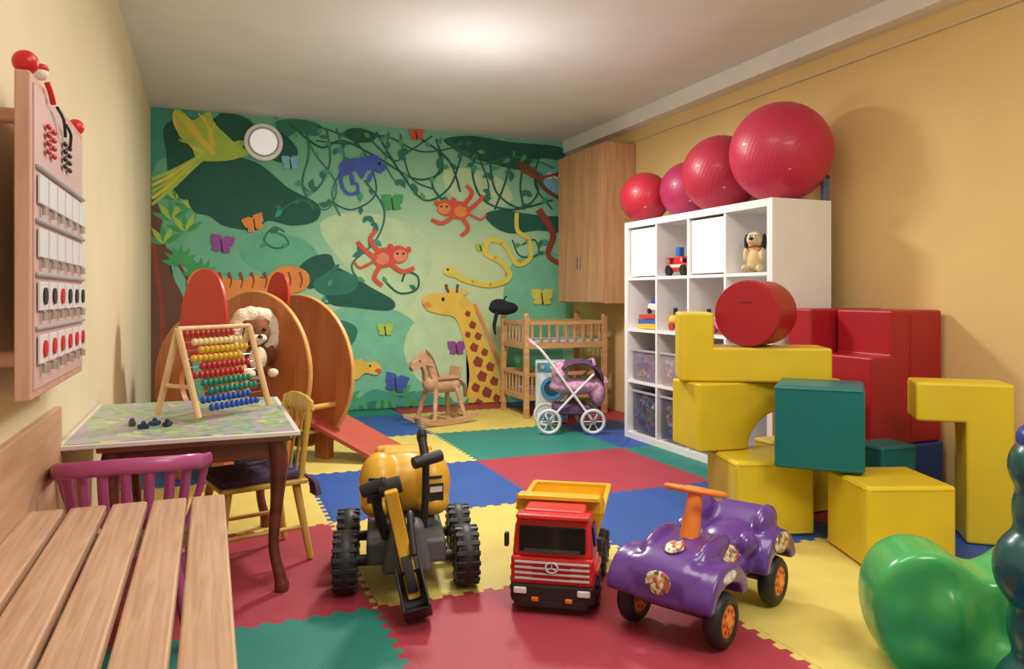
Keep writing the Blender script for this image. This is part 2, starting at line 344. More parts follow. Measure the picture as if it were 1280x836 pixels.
P('t',[(440,524),(446,500),(470,486),(500,496),(530,488),(560,500),(600,505),(700,500),(705,520)]) 
P('D',[(440,524),(452,506),(480,500),(520,512),(600,516),(600,524)])
for x in range(446,580,12): leaf('G',x,514,20,6,-90+((x*7)%50-25))
mur_m=[M(mur[k],.75,.08,8) for k in mk_]
bmesh.ops.triangulate(mbm,faces=[f for f in mbm.faces if len(f.verts)>4])
me=bpy.data.meshes.new('jungle_mural')
bmesh.ops.recalc_face_normals(mbm,faces=mbm.faces); mbm.to_mesh(me)
for m in mur_m: me.materials.append(m)
S.collection.objects.link(bpy.data.objects.new('jungle_mural',me))
X,Z=art(329,179); wlp=E('round_wall_fixture',(X,YB-.032,Z))
wpl=M('#FBFCFB',.4,.01)
cyl('housing',.15,.05,(0,0,0),wpl,wlp,(90,0,0),bev=.012,n=48); torus('rim',.112,.007,(0,-.028,0),M('#A9B6B2',.4,.03),wlp,(90,0,0),n=48); cyl('face_disc',.104,.02,(0,-.026,0),M('#F4F6F6',.4,.01,emit=.35),wlp,(90,0,0),bev=.006,n=48)  # faint emission added to brighten the disc face in this dim corner

# ---------------------------------------------------------------- wall cabinet
cab=E('wall_cabinet',(3.05,5.68,1.565)); cw=W('#BE8E66','#D0A37C',2,.45,2.2,9)
box('carcass',(.28,.82,1.29),(.005,0,0),cw,cab,bev=.004)
for q in (-1,1): box('door_leaf',(.02,.4,1.27),(-.145,q*.205,0),cw,cab,bev=.003); box('handle',(.015,.012,.1),(-.162,q*.03,-.3),M('#A9A9A9',.3,metal=1),cab)

# ---------------------------------------------------------------- cube shelf
sh=E('cube_shelf',(2.855,3.795,FZ)); wh=M('#F1F2F4',.35,.02); Ls=1.47; Hs=1.47; Dp=.39
for q in (-1,1): box('side_panel',(Dp,.04,Hs),(0,q*(Ls/2-.02),Hs/2),wh,sh,bev=0)
box('top_panel',(Dp,Ls-.08,.04),(0,0,Hs-.02),wh,sh,bev=0); box('bottom_panel',(Dp,Ls-.08,.04),(0,0,.02),wh,sh,bev=0)
ci=(Ls-.08)/4
for k in (1,2,3):
    box('divider',(Dp-.01,.018,Hs-.08),(0,-Ls/2+.04+ci*k,Hs/2),wh,sh,bev=0)
    box('shelf_board',(Dp-.012,Ls-.08,.018),(0,0,.04+ci*k),wh,sh,bev=0)
box('back_panel',(.006,Ls-.05,Hs-.05),(.18,0,Hs/2),M('#E0DCD6',.6,.03),sh,bev=0)
def cell(c,r): return (0,Ls/2-.04-ci*(c+.5),.04+ci*(3-r)+.012)
for c,r in ((0,0),(2,0)):
    y=cell(c,r); box('insert_door',(.018,ci-.03,ci-.03),(-.165,y[1],y[2]+ci/2-.01),M('#FAFAF8',.4,.02),sh,bev=.003)
def wc(c,r,dx=0,dy=0,dz=0):
    y=cell(c,r); return (2.855+dx,3.795+y[1]+dy,FZ+y[2]+dz)
tc_=['#C03A34','#2E58A8','#D0B040','#3C8C54','#C87C9C','#D6D6D6','#7450A0','#3A3A48']
for c,r,col,al in ((0,3,'#6A6A84',.3),(1,3,'#6A6A84',.3),(2,3,'#6A6A84',.3),(0,2,'#A898B4',.35),(1,2,'#C9B8C4',.35),(2,2,'#D9D9D9',.35)):
    p=wc(c,r); bn=E('toy_storage_bin',p); s=ci-.05; h=.27 if r==3 else .2
    mt=M(col,.15,.03,6,alpha=al)
    box('bin_front',(.006,s,h),(-.165,0,h/2+.002),mt,bn,bev=0); box('bin_rear',(.006,s,h),(.15,0,h/2+.002),mt,bn,bev=0)
    for q in (-1,1): box('bin_side',(.31,.006,h),(-.007,q*s/2,h/2+.002),mt,bn,bev=0)
    box('bin_base',(.31,s,.006),(-.007,0,.004),mt,bn,bev=0); box('bin_rim',(.02,s+.01,.015),(-.168,0,h),M('#A8A8B4',.3,.02),bn)
    bm=bmesh.new(); ms=[M(t,.4) for t in tc_]
    for k in range(80):
        n0=len(bm.faces)
        mtx=Matrix.Translation((random.choice((random.uniform(-.14,-.125),random.uniform(-.14,.13))),random.uniform(-s/2+.03,s/2-.03),random.uniform(.03,h-.05)))@Euler((random.random()*6,random.random()*6,0)).to_matrix().to_4x4()@Matrix.Diagonal((random.uniform(.03,.06),random.uniform(.025,.055),random.uniform(.02,.045),1))
        if k%3: bmesh.ops.create_cube(bm,size=1,matrix=mtx)
        else: bmesh.ops.create_uvsphere(bm,u_segments=10,v_segments=6,radius=.6,matrix=mtx)
        bm.faces.ensure_lookup_table(); ix=random.randrange(len(ms))
        for f in bm.faces[n0:]: f.material_index=ix
    mk('loose_toys',bm,ms,bn,smooth=False)
p=wc(0,1); bg=E('board_game_stack',p)
for k,(hh,cc) in enumerate(((.035,'#E0B83C'),(.03,'#3B64B4'),(.03,'#C8423A'))): box('game_box',(.24,.24-.02*k,hh),(-.03,0,.001+hh/2+k*.033),M(cc,.5),bg,(0,0,k*3))
tv=E('toy_police_van',(p[0]-.05,p[1],p[2]+.1)) 
box('van_body',(.09,.17,.05),(0,0,.045),M('#E8ECF2',.3),tv,bev=.012); box('van_cabin',(.08,.1,.04),(0,.01,.085),M('#2B4C9A',.3),tv,bev=.012,taper=(.8,.8))
for a in (-1,1):
    for b_ in (-1,1): cyl('wheel',.018,.015,(a*.045,b_*.055,.019),M('#1A1A1A',.6),tv,(0,90,0))
p=wc(1,0); tcx=E('toy_racing_car',(p[0]-.1,p[1],p[2]),sc=(1.3,1.3,1.5)); rd=M('#D0262E',.3,coat=.5)
box('car_body',(.08,.19,.035),(0,0,.035),rd,tcx,bev=.012); box('car_cabin',(.07,.09,.035),(0,.01,.065),rd,tcx,bev=.012,taper=(.75,.6)); box('windscreen',(.055,.01,.02),(0,-.035,.064),M('#202830',.1),tcx,(35,0,0)); box('spoiler',(.08,.02,.006),(0,.085,.075),rd,tcx); box('spoiler_post',(.05,.006,.03),(0,.085,.06),rd,tcx)
box('side_stripe',(.003,.12,.012),(-.041,0,.04),M('#F0E8D0',.4),tcx,bev=0); box('driver_block',(.03,.03,.04),(0,.03,.1),M('#2C6CC0',.4),tcx)
for a in (-1,1):
    for b_ in (-1,1): cyl('wheel',.022,.02,(a*.042,b_*.06,.023),M('#1A1A1A',.6),tcx,(0,90,0))
for c,r,cc in ((1,1,'#4C7FC4'),(2,1,'#D77A9A')):
    p=wc(c,r); bx=E('toy_train',(p[0]-.09,p[1],p[2]),sc=(1.3,1.3,1.3))
    box('engine',(.07,.1,.05),(0,-.04,.045),M(cc,.4),bx,bev=.008); cyl('boiler',.027,.1,(0,.05,.05),M('#D8B440',.4),bx,(90,0,0)); cyl('chimney',.01,.04,(0,.08,.09),M('#222222',.5),bx)
    for a in (-1,1):
        for b_ in (-.06,0,.06): cyl('wheel',.02,.012,(a*.036,b_,.021),M('#B0322C',.5),bx,(0,90,0))
p=wc(3,0); dg=E('plush_dog',(p[0]-.1,p[1]+.03,p[2]-.004),rz=-55); tan=M('#DCC59A',.9,.1,20,.3,200); drk=M('#2B241F',.85,.1)
blob('body',[((0,0,.07),(.045,.045,.065)),((0,0,.15),(.035,.035,.035)),((0,-.005,.185),(.045,.04,.042)),((0,-.045,.175),(.025,.035,.02)),((.04,-.05,.025),(.02,.045,.02)),((-.04,-.05,.025),(.02,.045,.02)),((.045,-.02,.1),(.014,.02,.04)),((-.045,-.02,.1),(.014,.02,.04))],tan,dg,vox=.005,sm=3)
for q in (-1,1): sph('ear',(.012,.022,.045),(q*.048,.005,.17),drk,dg); sph('eye',(.009,.006,.012),(q*.014,-.04,.205),M('#F4F4F4',.3),dg); sph('pupil',.005,(q*.014,-.046,.203),M('#111111',.2),dg)
sph('nose',(.013,.009,.009),(0,-.08,.184),M('#111111',.2),dg); torus('collar',.034,.006,(0,0,.145),M('#B8352C',.5),dg)
zt=1.47+FZ+.001
bh=['#C52E50','#B42A46','#AE2C5C','#BA283E']
for k,(x,y,r) in enumerate(((2.855,3.22,.268),(2.855,3.735,.230),(2.90,4.125,.185),(2.78,4.46,.172))):
    eb=E('exercise_ball',(x,y,zt+r))
    sph('ball_shell',r,(0,0,0),M(bh[k],.42,.05,3,.07,14,coat=.12,rings=1),eb,n=64)
    cyl('valve',.008,.006,(-r*.45,-r*.75,-r*.46),M('#D898A0',.5),eb,(60,0,-31))
cb=E('cassette_case',(3.025,3.078,zt)); box('case_body',(.04,.026,.13),(0,0,.065),M('#5A6E88',.5,.3,40),cb); box('case_lid',(.044,.03,.02),(0,0,.125),M('#2C3A50',.5),cb)

# ---------------------------------------------------------------- foam blocks
fy=M('#E0C42C',.38,.06,5,.3,7); fr=M('#A91C2A',.38,.06,5,.3,7); ft=M('#0A6E70',.38,.06,5,.3,7); fb=M('#1646A6',.4,.06,5,.2,7)
def foam(name,size,loc,rz,mat,rx=0):
    e=E(name,(loc[0],loc[1],loc[2]+FZ),rz=rz)
    box('foam_core',size,(0,0,size[2]/2),mat,e,bev=.014,seg=4)
    sx,sy,sz=size
    for z in (.012,sz-.012):
        i=.012; tube('piping',[(-sx/2+i,-sy/2-.0005,z),(sx/2-i,-sy/2-.0005,z)],.0025,mat,e,sm=False,k=6)
        tube('piping',[(-sx/2-.0005,-sy/2+i,z),(-sx/2-.0005,sy/2-i,z)],.0025,mat,e,sm=False,k=6)
    return e
foam('yellow_foam_cube',(.32,.32,.295),(2.35,2.08,0),-20,fy)
foam('yellow_foam_cube',(.33,.33,.30),(2.16,2.57,0),-16,fy)
foam('yellow_foam_cube',(.28,.28,.30),(2.53,2.74,0),0,fy)
foam('teal_foam_cube',(.32,.30,.32),(2.25,2.315,.302),-46,ft)
foam('teal_foam_block',(.2,.16,.34),(2.68,2.395,0),0,ft)
foam('blue_foam_block',(.44,.32,.29),(2.955,2.66,0),0,fb)
ap=[(-.36,0),(-.36,.29),(.36,.29),(.36,0),(.27,0)]+[(.07+.19*math.cos(a),.165*math.sin(a)) for a in [pi*i/20 for i in range(1,20)]]+[(-.12,0)]
e=E('yellow_foam_arch',(2.30,2.75,.302+FZ),rz=-6); prism('foam_core',ap,.24,fy,e,bev=.01,seg=3)
lp=[(-.32,0),(.32,0),(.32,.15),(-.17,.15),(-.17,.3),(-.32,.3)]
e=E('yellow_foam_corner',(2.24,2.72,.594+FZ),rz=-30); prism('foam_core',lp,.24,fy,e,bev=.012,seg=4)
e=E('red_foam_cylinder',(2.265,2.71,.594+.152+.145+FZ),rz=-58); cyl('foam_core',.145,.26,(0,0,0),fr,e,(90,0,0),n=64,bev=.012)
torus('piping',.138,.003,(0,-.127,0),fr,e,(90,0,0),n=64); sph('zip_tab',(.03,.003,.004),(0,-.131,.05),M('#801018',.4),e)
# stepped red block: tall upright panel behind, thicker block in front of it on the blue base
e=E('red_foam_panel',(2.95,2.93,FZ),rz=0); box('foam_core',(.48,.16,.905),(0,0,.4525),fr,e,bev=.012,seg=4)
rp2=[(-.22,0),(.22,0),(.22,.61),(-.10,.61),(-.10,.40),(-.22,.40)]
e=E('red_foam_block',(2.955,2.67,.292+FZ),rz=0); prism('foam_core',rp2,.32,fr,e,bev=.012,seg=4); tube('piping',[(.02,-.161,.02),(.02,-.161,.59)],.003,fr,e,sm=False)
ip=[(-.17,.47),(-.17,.625),(.17,.625),(.17,0),(.005,0),(.005,.47)]
e=E('yellow_foam_corner',(2.80,2.14,FZ),rz=-40); prism('foam_core',ip,.2,fy,e,bev=.012,seg=4)

# ---------------------------------------------------------------- bench
be=E('slatted_bench',(0,0,FZ)); bw=W('#BC9478','#D2AF92',1,.45,4,22)
for k in range(5):
    xr=.036-k*.0895; box('slat_%d'%(k+1),(.078,2.9,.028),(xr-.039,.62,.445),bw,be,bev=.006,seg=3)
for y in (1.9,.9,-.2):
    box('crossbeam',(.4,.05,.04),(-.19,y,.41),bw,be)
    for x in (-.37,-.03): box('leg',(.045,.05,.39),(x,y,.195),bw,be)
# ---------------------------------------------------------------- wall activity board
ab=E('wall_activity_board',(-.345,2.075,1.10)); pw=W('#C8968A','#D8AE9C',2,.5,3,10)
box('panel',(.028,.66,.66),(0,0,0),pw,ab,bev=.004)
for y in (-.26,.26):
    for z in (-.25,.25): cyl('wall_peg',.016,.06,(-.044,y,z),pw,ab,(0,90,0))
wt=M('#E6E6EC',.4,.02); bk=M('#1E1E22',.4,.03); rdm=M('#D0202C',.35,.04)
box('face_sheet',(.003,.62,.62),(.0155,0,0),M('#D2B2AE',.5,.04),ab,bev=0)
for j,z in enumerate((.1,-.01,-.12,-.23)):
    box('row_rail',(.01,.6,.01),(.021,0,z+.045),M('#B9B9C0',.3,.03),ab)
    for i in range(6):
        y=-.25+i*.1; box('flip_tile',(.006,.08,.06),(.022,y,z),wt,ab,bev=.002)
        if j>1: cyl('tile_dot',.018,.004,(.027,y,z),(bk if j==2 else rdm) if i!=2 else rdm,ab,(0,90,0),n=20)
        cyl('bell',.006,.018,(.026,y,z-.042),M('#C9CCD2',.25,metal=.8),ab)
for i,(y,c) in enumerate(((-.2,rdm),(-.14,rdm),(.0,bk),(.06,bk))):
    for j in range(4): sph('counting_bead',(.005,.018,.006),(.024,y,.19+j*.018),c,ab,n=12)
sph('red_knob',.024,(0,-.30,.352),rdm,ab); sph('red_knob',.022,(0,.31,.348),rdm,ab)
fg=M('#F0E4DC',.5); sph('figure_head',.015,(.01,-.21,.355),fg,ab); sph('figure_cap',(.016,.016,.010),(.01,-.21,.366),rdm,ab); tube('figure_body',[(.02,-.2,.34),(.026,-.19,.32),(.028,-.175,.3)],.006,rdm,ab); tube('figure_arm',[(.03,-.14,.30),(.033,-.08,.285),(.03,-.04,.255)],.0035,bk,ab); tube('figure_leg',[(.03,-.03,.285),(.033,.015,.27),(.03,.02,.235)],.0035,bk,ab)

# ---------------------------------------------------------------- play table
tb=E('play_table',(-.075,2.95,FZ)); tw=W('#5E2F24','#7A4232',0,.35,3,10); tn=W('#8E6448','#A87C58',0,.4,3,10)
mapm=bpy.data.materials.new('printed_road_map'); mapm.use_nodes=True; nt=mapm.node_tree; b=nt.nodes['Principled BSDF']; b.inputs['Roughness'].default_value=.35
tc=nt.nodes.new('ShaderNodeTexCoord'); vo=nt.nodes.new('ShaderNodeTexVoronoi'); vo.feature='DISTANCE_TO_EDGE'; vo.inputs['Scale'].default_value=7
v2=nt.nodes.new('ShaderNodeTexVoronoi'); v2.inputs['Scale'].default_value=30; s2=nt.nodes.new('ShaderNodeSeparateColor')
r1=nt.nodes.new('ShaderNodeValToRGB'); r1.color_ramp.interpolation='CONSTANT'; r1.color_ramp.elements[0].color=(1,1,1,1); r1.color_ramp.elements[1].color=(0,0,0,1); r1.color_ramp.elements[1].position=.07
r2=nt.nodes.new('ShaderNodeValToRGB'); r2.color_ramp.interpolation='CONSTANT'
r2.color_ramp.elements[0].color=lin('#8FB484'); r2.color_ramp.elements[1].color=lin('#A8C49C'); r2.color_ramp.elements[1].position=.4
for pp,cc in ((.66,'#7C9CA8'),(.72,'#A4C090'),(.88,'#B08A70'),(.93,'#D8D0A0')): q=r2.color_ramp.elements.new(pp); q.color=lin(cc)
mx=nt.nodes.new('ShaderNodeMix'); mx.data_type='RGBA'
L=nt.links.new; L(tc.outputs['Object'],vo.inputs['Vector']); L(tc.outputs['Object'],v2.inputs['Vector']); L(vo.outputs['Distance'],r1.inputs['Fac']); L(v2.outputs['Color'],s2.inputs[0]); L(s2.outputs[0],r2.inputs['Fac'])
L(r1.outputs['Color'],mx.inputs[0]); L(r2.outputs['Color'],mx.inputs[6]); mx.inputs[7].default_value=lin('#B0A8BC'); L(mx.outputs[2],b.inputs['Base Color'])
box('play_board',(.685,.9,.014),(.005,0,.525),M('#E4DCD8',.4,.02),tb,bev=.003); box('map_print',(.65,.87,.002),(.005,0,.533),mapm,tb,bev=0)
box('table_top',(.56,.82,.022),(.04,0,.506),tn,tb,bev=.006); box('apron',(.5,.76,.06),(.04,0,.466),tw,tb,bev=.004)
for sx in (-1,1):
    for sy in (-1,1):
        x,y=.04+sx*.235,sy*.36; d=.02
        tube('leg',[(x,y,.49,1.35),(x+sx*d*.6,y+sy*d*.5,.42,1.25),(x+sx*d*.3,y+sy*d*.2,.3,.9),(x-sx*.004,y,.15,.72),(x+sx*.014,y+sy*.01,.05,.8),(x+sx*.02,y+sy*.012,.02,1),(x+sx*.02,y+sy*.012,.001,.95)],.024,tw,tb,k=12)
# ---------------------------------------------------------------- abacus
abx=E('bead_abacus',(.02,2.98,.534+FZ+.008),rz=-47); aw=W('#D9AE7C','#EACB9C',2,.5,3,8)
hb=.31; bq=.168
for sy in (-bq,bq):
    for sx in (-1,1): tube('frame_leg',[(sx*.1,sy,.006),(0,sy,hb)],.011,aw,abx,sm=False,k=8)
    box('frame_brace',(.12,.012,.014),(0,sy,.11),aw,abx)
tube('ridge_bar',[(0,-bq,hb),(0,bq,hb)],.009,aw,abx,sm=False)
bc=['#B03030','#E8D8A0','#D8B030','#D8B030','#B02A30','#B02A30','#1F7E6A','#1F7E6A','#2454B0','#2454B0']
for k in range(10):
    z=hb-.02-k*.0285; x=(hb-z)/hb*.1; 
    tube('bead_wire',[(x,-bq,z),(x,bq,z)],.002,M('#B8B8B8',.3,metal=1),abx,sm=False,k=6)
    bmm=bmesh.new(); sh_=(.0,.03,.05,.01,.04)[k%5]
    for q in range(10):
        bmesh.ops.create_uvsphere(bmm,u_segments=12,v_segments=8,radius=1,matrix=Matrix.Translation((x,-.14+sh_+q*.0235,z))@Matrix.Diagonal((.0135,.0105,.0135,1)))
    mk('bead_row',bmm,M(bc[k],.35,.05),abx,angle=180)
for k,(x,y,c) in enumerate(((-.2,2.72,'#20305A'),(-.17,2.78,'#28407A'),(-.13,2.74,'#1B2748'),(-.24,2.8,'#5A4A3A'))):
    q=E('toy_block',(x,y,.534+FZ+.001),rz=k*33); box('block_body',(.035,.022,.014),(0,0,.008),M(c,.4),q); sph('block_stud',.008,(0,0,.018),M(c,.4),q,n=10)
# ---------------------------------------------------------------- pink plastic chair
pk=M('#B4508A',.35,.05,4,coat=.2); pc=E('pink_toddler_chair',(-.2,2.34,FZ),sc=(1,1,.955))
box('seat',(.28,.26,.018),(0,.02,.28),pk,pc,bev=.009,seg=3)
rail=[(.2,.1,.5),(.185,-.02,.52),(.165,-.11,.54),(.11,-.165,.55),(0,-.185,.555),(-.11,-.165,.55),(-.165,-.11,.54),(-.185,-.02,.52),(-.2,.1,.5)]
tube('back_rail',rail,.009,pk,pc,flat=2.4,k=12)
for k in range(7):
    a=math.radians(216+k*18); x,y=.178*math.cos(a),.178*math.sin(a)
    tube('back_spindle',[(x*.75,y*.65,.28),(x*.92,y*.9,.42),(x,y,.54)],.013,pk,pc,k=8)
for sx in (-1,1): tube('arm_post',[(sx*.13,.1,.28),(sx*.17,.1,.4),(sx*.19,.08,.5)],.011,pk,pc)
for sx in (-1,1):
    for sy in (-1,1): tube('leg',[(sx*.11,.02+sy*.1,.275),(sx*.15,.02+sy*.13,.008)],.015,pk,pc,sm=False)
# ---------------------------------------------------------------- yellow wooden chair
yc=E('yellow_wooden_chair',(.15,2.94,FZ),rz=14); yw=W('#C9A244','#DCB858',2,.4,3,8)
box('seat',(.31,.3,.018),(0,0,.29),yw,yc,bev=.006); box('seat_cushion',(.28,.27,.028),(-.01,0,.313),M('#4A3A58',.85,.5,30,.4,90),yc,bev=.012,seg=3)
for sx,sy in ((-1,-1),(-1,1),(1,-1),(1,1)): tube('leg',[(sx*.12,sy*.11,.285,1.1),(sx*.165,sy*.14,.006,.85)],.014,yw,yc,sm=False)
for sy in (-1,1): tube('back_post',[(.135,sy*.12,.29),(.15,sy*.13,.45),(.17,sy*.13,.575)],.012,yw,yc)
prism('back_crest',[(-.15,0),(-.14,.035),(-.08,.05),(0,.055),(.08,.05),(.14,.035),(.15,0),(.08,-.012),(-.08,-.012)],.014,yw,yc,loc=(.172,0,.545),rot=(0,0,90),bev=.004)
box('back_slat',(.012,.26,.03),(.155,0,.45),yw,yc)
for y in (-.06,0,.06): tube('back_rod',[(.135,y,.29),(.168,y,.55)],.006,yw,yc,sm=False)
for sy in (-1,1): tube('stretcher',[(-.145,sy*.125,.12),(.145,sy*.125,.12)],.008,yw,yc,sm=False)
for k in range(12): tube('cushion_tassel',[(.15,-.13+k*.006,.31),(.18+.006*(k%3),-.145+k*.006,.28),(.185+.01*(k%3),-.15+k*.006,.23)],.005,M('#6A5878',.9),yc,k=5)

# ---------------------------------------------------------------- wooden play tunnel with slide
pt=E('wooden_play_tunnel',(.53,4.75,FZ),rz=-53.13); op=W('#AE6432','#C07A44',2,.4,2,7); rr_=M('#BE3526',.4,.06)
oe=W('#D09654','#DCA868',0,.4,3,8)
for k,(s,Rr,zc,xo,off) in enumerate(((0,.46,.51,-.05,(-.1,-.12)),(-.35,.45,.54,-.02,(-.05,.12)),(-.78,.36,.50,.08,(0,.02)))):
    ring('round_plate_%d'%(k+1),Rr,.2 if k==1 else .15,.03,op,pt,(xo,s,zc),off=off)
    torus('plate_edge',Rr,.010,(xo,s,zc),oe,pt,(90,0,0),n=64,sz=1.5)
    for q in (-1,1): box('plate_foot',(.1,.06,.16),(xo+q*Rr*.5,s,.08),op,pt)
for a in (150,215,325): 
    x,z=.3*math.cos(math.radians(a))+.03,.5+.3*math.sin(math.radians(a)); tube('cross_dowel',[(x,-.78,z),(x,.01,z)],.016,oe,pt,sm=False)
box('tunnel_floor',(.4,.78,.02),(0,-.39,.17),oe,pt); box('plush_ledge',(.28,.26,.02),(-.0,-.47,.515),op,pt)
fin=[(-.17,0),(-.155,.12),(-.12,.24),(-.05,.33),(.05,.355),(.14,.31),(.19,.2),(.2,.06),(.16,-.06),(.05,-.1),(-.1,-.07)]
prism('red_fin',fin,.02,rr_,pt,loc=(.13,-.81,.75),sm=True)
prism('red_fin',[(a*.5,b_*.5) for a,b_ in fin],.02,rr_,pt,loc=(.0,-.2,.93),sm=True)
tube('red_handrail',[(.2,.04,.48),(.33,.06,.36)],.018,rr_,pt,sm=False)
A=Vector((.60,4.82,.33));D_=Vector((.35,4.64,.33));B_=Vector((1.14,4.46,.02));C_=Vector((.885,4.29,.02))
rm=E('red_slide_ramp',(0,0,0)); bm=bmesh.new(); up=Vector((.0,0,.028)); vs=[bm.verts.new(p) for p in (A,B_,C_,D_)]+[bm.verts.new(p+up) for p in (A,B_,C_,D_)]
for f in ((0,1,2,3),(4,7,6,5),(0,4,5,1),(1,5,6,2),(2,6,7,3),(3,7,4,0)): bm.faces.new([vs[i] for i in f])
mk('ramp_board',bm,M('#B0503F',.5,.08),rm,bev=.004)
# plush lion
li=E('plush_lion',(.235,4.375,.527+FZ),rz=8,sc=(1.18,1.18,1.18)); crm=M('#EFE4CC',.95,.15,30,.8,120); brn=M('#7C4A2C',.9,.2,20,.4,100)
els=[]
for k in range(14):
    a=2*pi*k/14; els.append(((.085*math.cos(a),.02,.2+.085*math.sin(a)),(.038+.006*(k%2),.045,.038+.006*(k%3))))
els.append(((0,.04,.2),(.085,.05,.09)))
blob('mane',els,crm,li,vox=.008,sm=2)
blob('face',[((0,-.02,.2),(.062,.055,.066)),((.05,-.01,.255),(.02,.015,.022)),((-.05,-.01,.255),(.02,.015,.022))],brn,li,vox=.007,sm=3)
blob('muzzle',[((.014,-.078,.178),(.022,.026,.02)),((-.014,-.078,.178),(.022,.026,.02)),((0,-.072,.162),(.018,.02,.014))],crm,li,vox=.005,sm=3)
for q in (-1,1): sph('eye',.0095,(q*.025,-.07,.218),M('#111111',.15),li,n=14)
sph('nose',(.012,.009,.008),(0,-.104,.188),M('#1A1210',.3),li,n=14)
blob('body',[((0,.0,.08),(.065,.06,.085)),((0,.02,.04),(.075,.065,.045)),((.05,-.08,.022),(.026,.06,.022)),((-.05,-.08,.022),(.026,.06,.022)),((.065,-.035,.1),(.02,.025,.05),(25,0,-10)),((-.065,-.035,.1),(.02,.025,.05),(25,0,10))],brn,li,vox=.008,sm=3)
sph('belly_patch',(.042,.02,.055),(0,-.052,.085),crm,li)
for q in (-1,1): sph('paw_pad',(.024,.018,.02),(q*.05,-.138,.024),crm,li,n=14)

# ---------------------------------------------------------------- rocking horse
rh=E('wooden_rocking_horse',(1.64,5.52,FZ),rz=20); hw=W('#B98E6C','#CEA888',0,.5,3,9)
for sy in (-1,1):
    pr=[(-.27,.05),(-.2,.018),(-.1,.004),(0,0),(.1,.004),(.2,.018),(.27,.05),(.26,.075),(.15,.05),(0,.042),(-.15,.05),(-.26,.075)]
    prism('rocker',pr,.025,hw,rh,loc=(0,sy*.11,0))
    for x in (-.12,.12): tube('leg',[(x*1.2,sy*.11,.04),(x*.8,sy*.06,.27)],.018,hw,rh,sm=False)
for x in (-.17,0,.17): box('rocker_slat',(.03,.24,.015),(x,0,.045),hw,rh)
blob('trunk',[((0,0,.29),(.16,.065,.06)),((-.1,0,.31),(.07,.06,.07)),((.1,0,.29),(.07,.065,.065))],hw,rh,vox=.01,sm=4)
prism('neck_and_head',[(-.04,.3),(-.16,.3),(-.17,.4),(-.19,.44),(-.27,.41),(-.29,.44),(-.28,.48),(-.2,.53),(-.165,.565),(-.15,.53),(-.1,.49),(-.06,.4)],.045,hw,rh)
tube('mane',[(-.155,0,.55),(-.1,0,.5),(-.055,0,.4),(-.03,0,.33)],.018,M('#8A6448',.9,.2,30),rh)
tube('hand_grip',[(-.15,-.11,.45),(-.15,.11,.45)],.012,hw,rh,sm=False); box('seat_back',(.02,.14,.1),(.13,0,.38),hw,rh,(0,10,0),bev=.01); box('seat_pad',(.2,.13,.02),(.03,0,.345),hw,rh)
tube('tail',[(.16,0,.31),(.22,0,.27),(.23,0,.18)],.014,M('#8A6448',.9,.2,30),rh)
for q in (-1,1): sph('eye',.008,(-.215,q*.024,.485),M('#111111',.3),rh,n=10)

# ---------------------------------------------------------------- doll bunk bed
bb=E('doll_bunk_bed',(2.68,5.74,FZ)); dw=W('#BE8C5C','#D2A878',0,.45,3,9)
lx,ly=.35,.25
for sx in (-1,1):
    for sy in (-1,1):
        box('post',(.04,.04,.8),(sx*lx,sy*ly,.4),dw,bb)
        if not(sx<0 and sy>0): sph('post_knob',.024,(sx*lx,sy*ly,.81),dw,bb,n=14)
for z0 in (.15,.56):
    box('bed_base',(.68,.48,.02),(0,0,z0),dw,bb)
    for sy in (-1,1):
        box('side_rail',(.7,.02,.05),(0,sy*ly,z0+.01),dw,bb); box('top_rail',(.7,.02,.03),(0,sy*ly,z0+.19),dw,bb)
        for k in range(9): box('side_spindle',(.016,.014,.15),(-.3+k*.075,sy*ly,z0+.11),dw,bb)
    for sx in (-1,1):
        box('end_rail',(.02,.48,.05),(sx*lx,0,z0+.01),dw,bb); box('end_top_rail',(.02,.48,.03),(sx*lx,0,z0+.19),dw,bb)
        for k in range(6): box('end_spindle',(.014,.016,.15),(sx*lx,-.18+k*.072,z0+.11),dw,bb)
    box('mattress',(.64,.44,.04),(0,0,z0+.032),M('#C9B7C9' if z0<.3 else '#B9C4CC',.9,.1),bb,bev=.012)
ht=E('dark_felt_hat',(2.33,5.99,.817)); nv=M('#1C2430',.95,.15,20,.3,150)
blob('hat_crown',[((0,0,.06),(.13,.12,.06)),((0,0,.035),(.09,.09,.035)),((-.04,0,.09),(.08,.08,.05))],nv,ht,vox=.01,sm=4); tube('hat_loop',[(0,0,.12),(.02,0,.16),(.03,0,.15)],.006,nv,ht); tube('ear_flap',[(-.08,-.06,.03,1),(-.11,-.07,-.08,.9),(-.1,-.07,-.16,.4)],.035,nv,ht,flat=.4)
# ---------------------------------------------------------------- toy washing machine
wm=E('toy_washing_machine',(2.44,5.26,FZ),rz=-22); tq=M('#4A9ACC',.4,.04); wmw=M('#E6ECF0',.35,.03)
box('casing',(.24,.2,.46),(0,0,.24),wmw,wm,bev=.014,seg=3); box('control_panel',(.22,.012,.07),(0,-.104,.43),tq,wm); ring('door_ring',.085,.06,.02,tq,wm,(0,-.108,.27)); cyl('door_glass',.06,.012,(0,-.106,.27),M('#2A4C66',.1),wm,(90,0,0))
for x in (-.07,.0,.07): cyl('dial',.014,.015,(x,-.114,.43),M('#E8D24A',.4),wm,(90,0,0),n=16)
box('plinth',(.22,.012,.05),(0,-.104,.05),tq,wm)
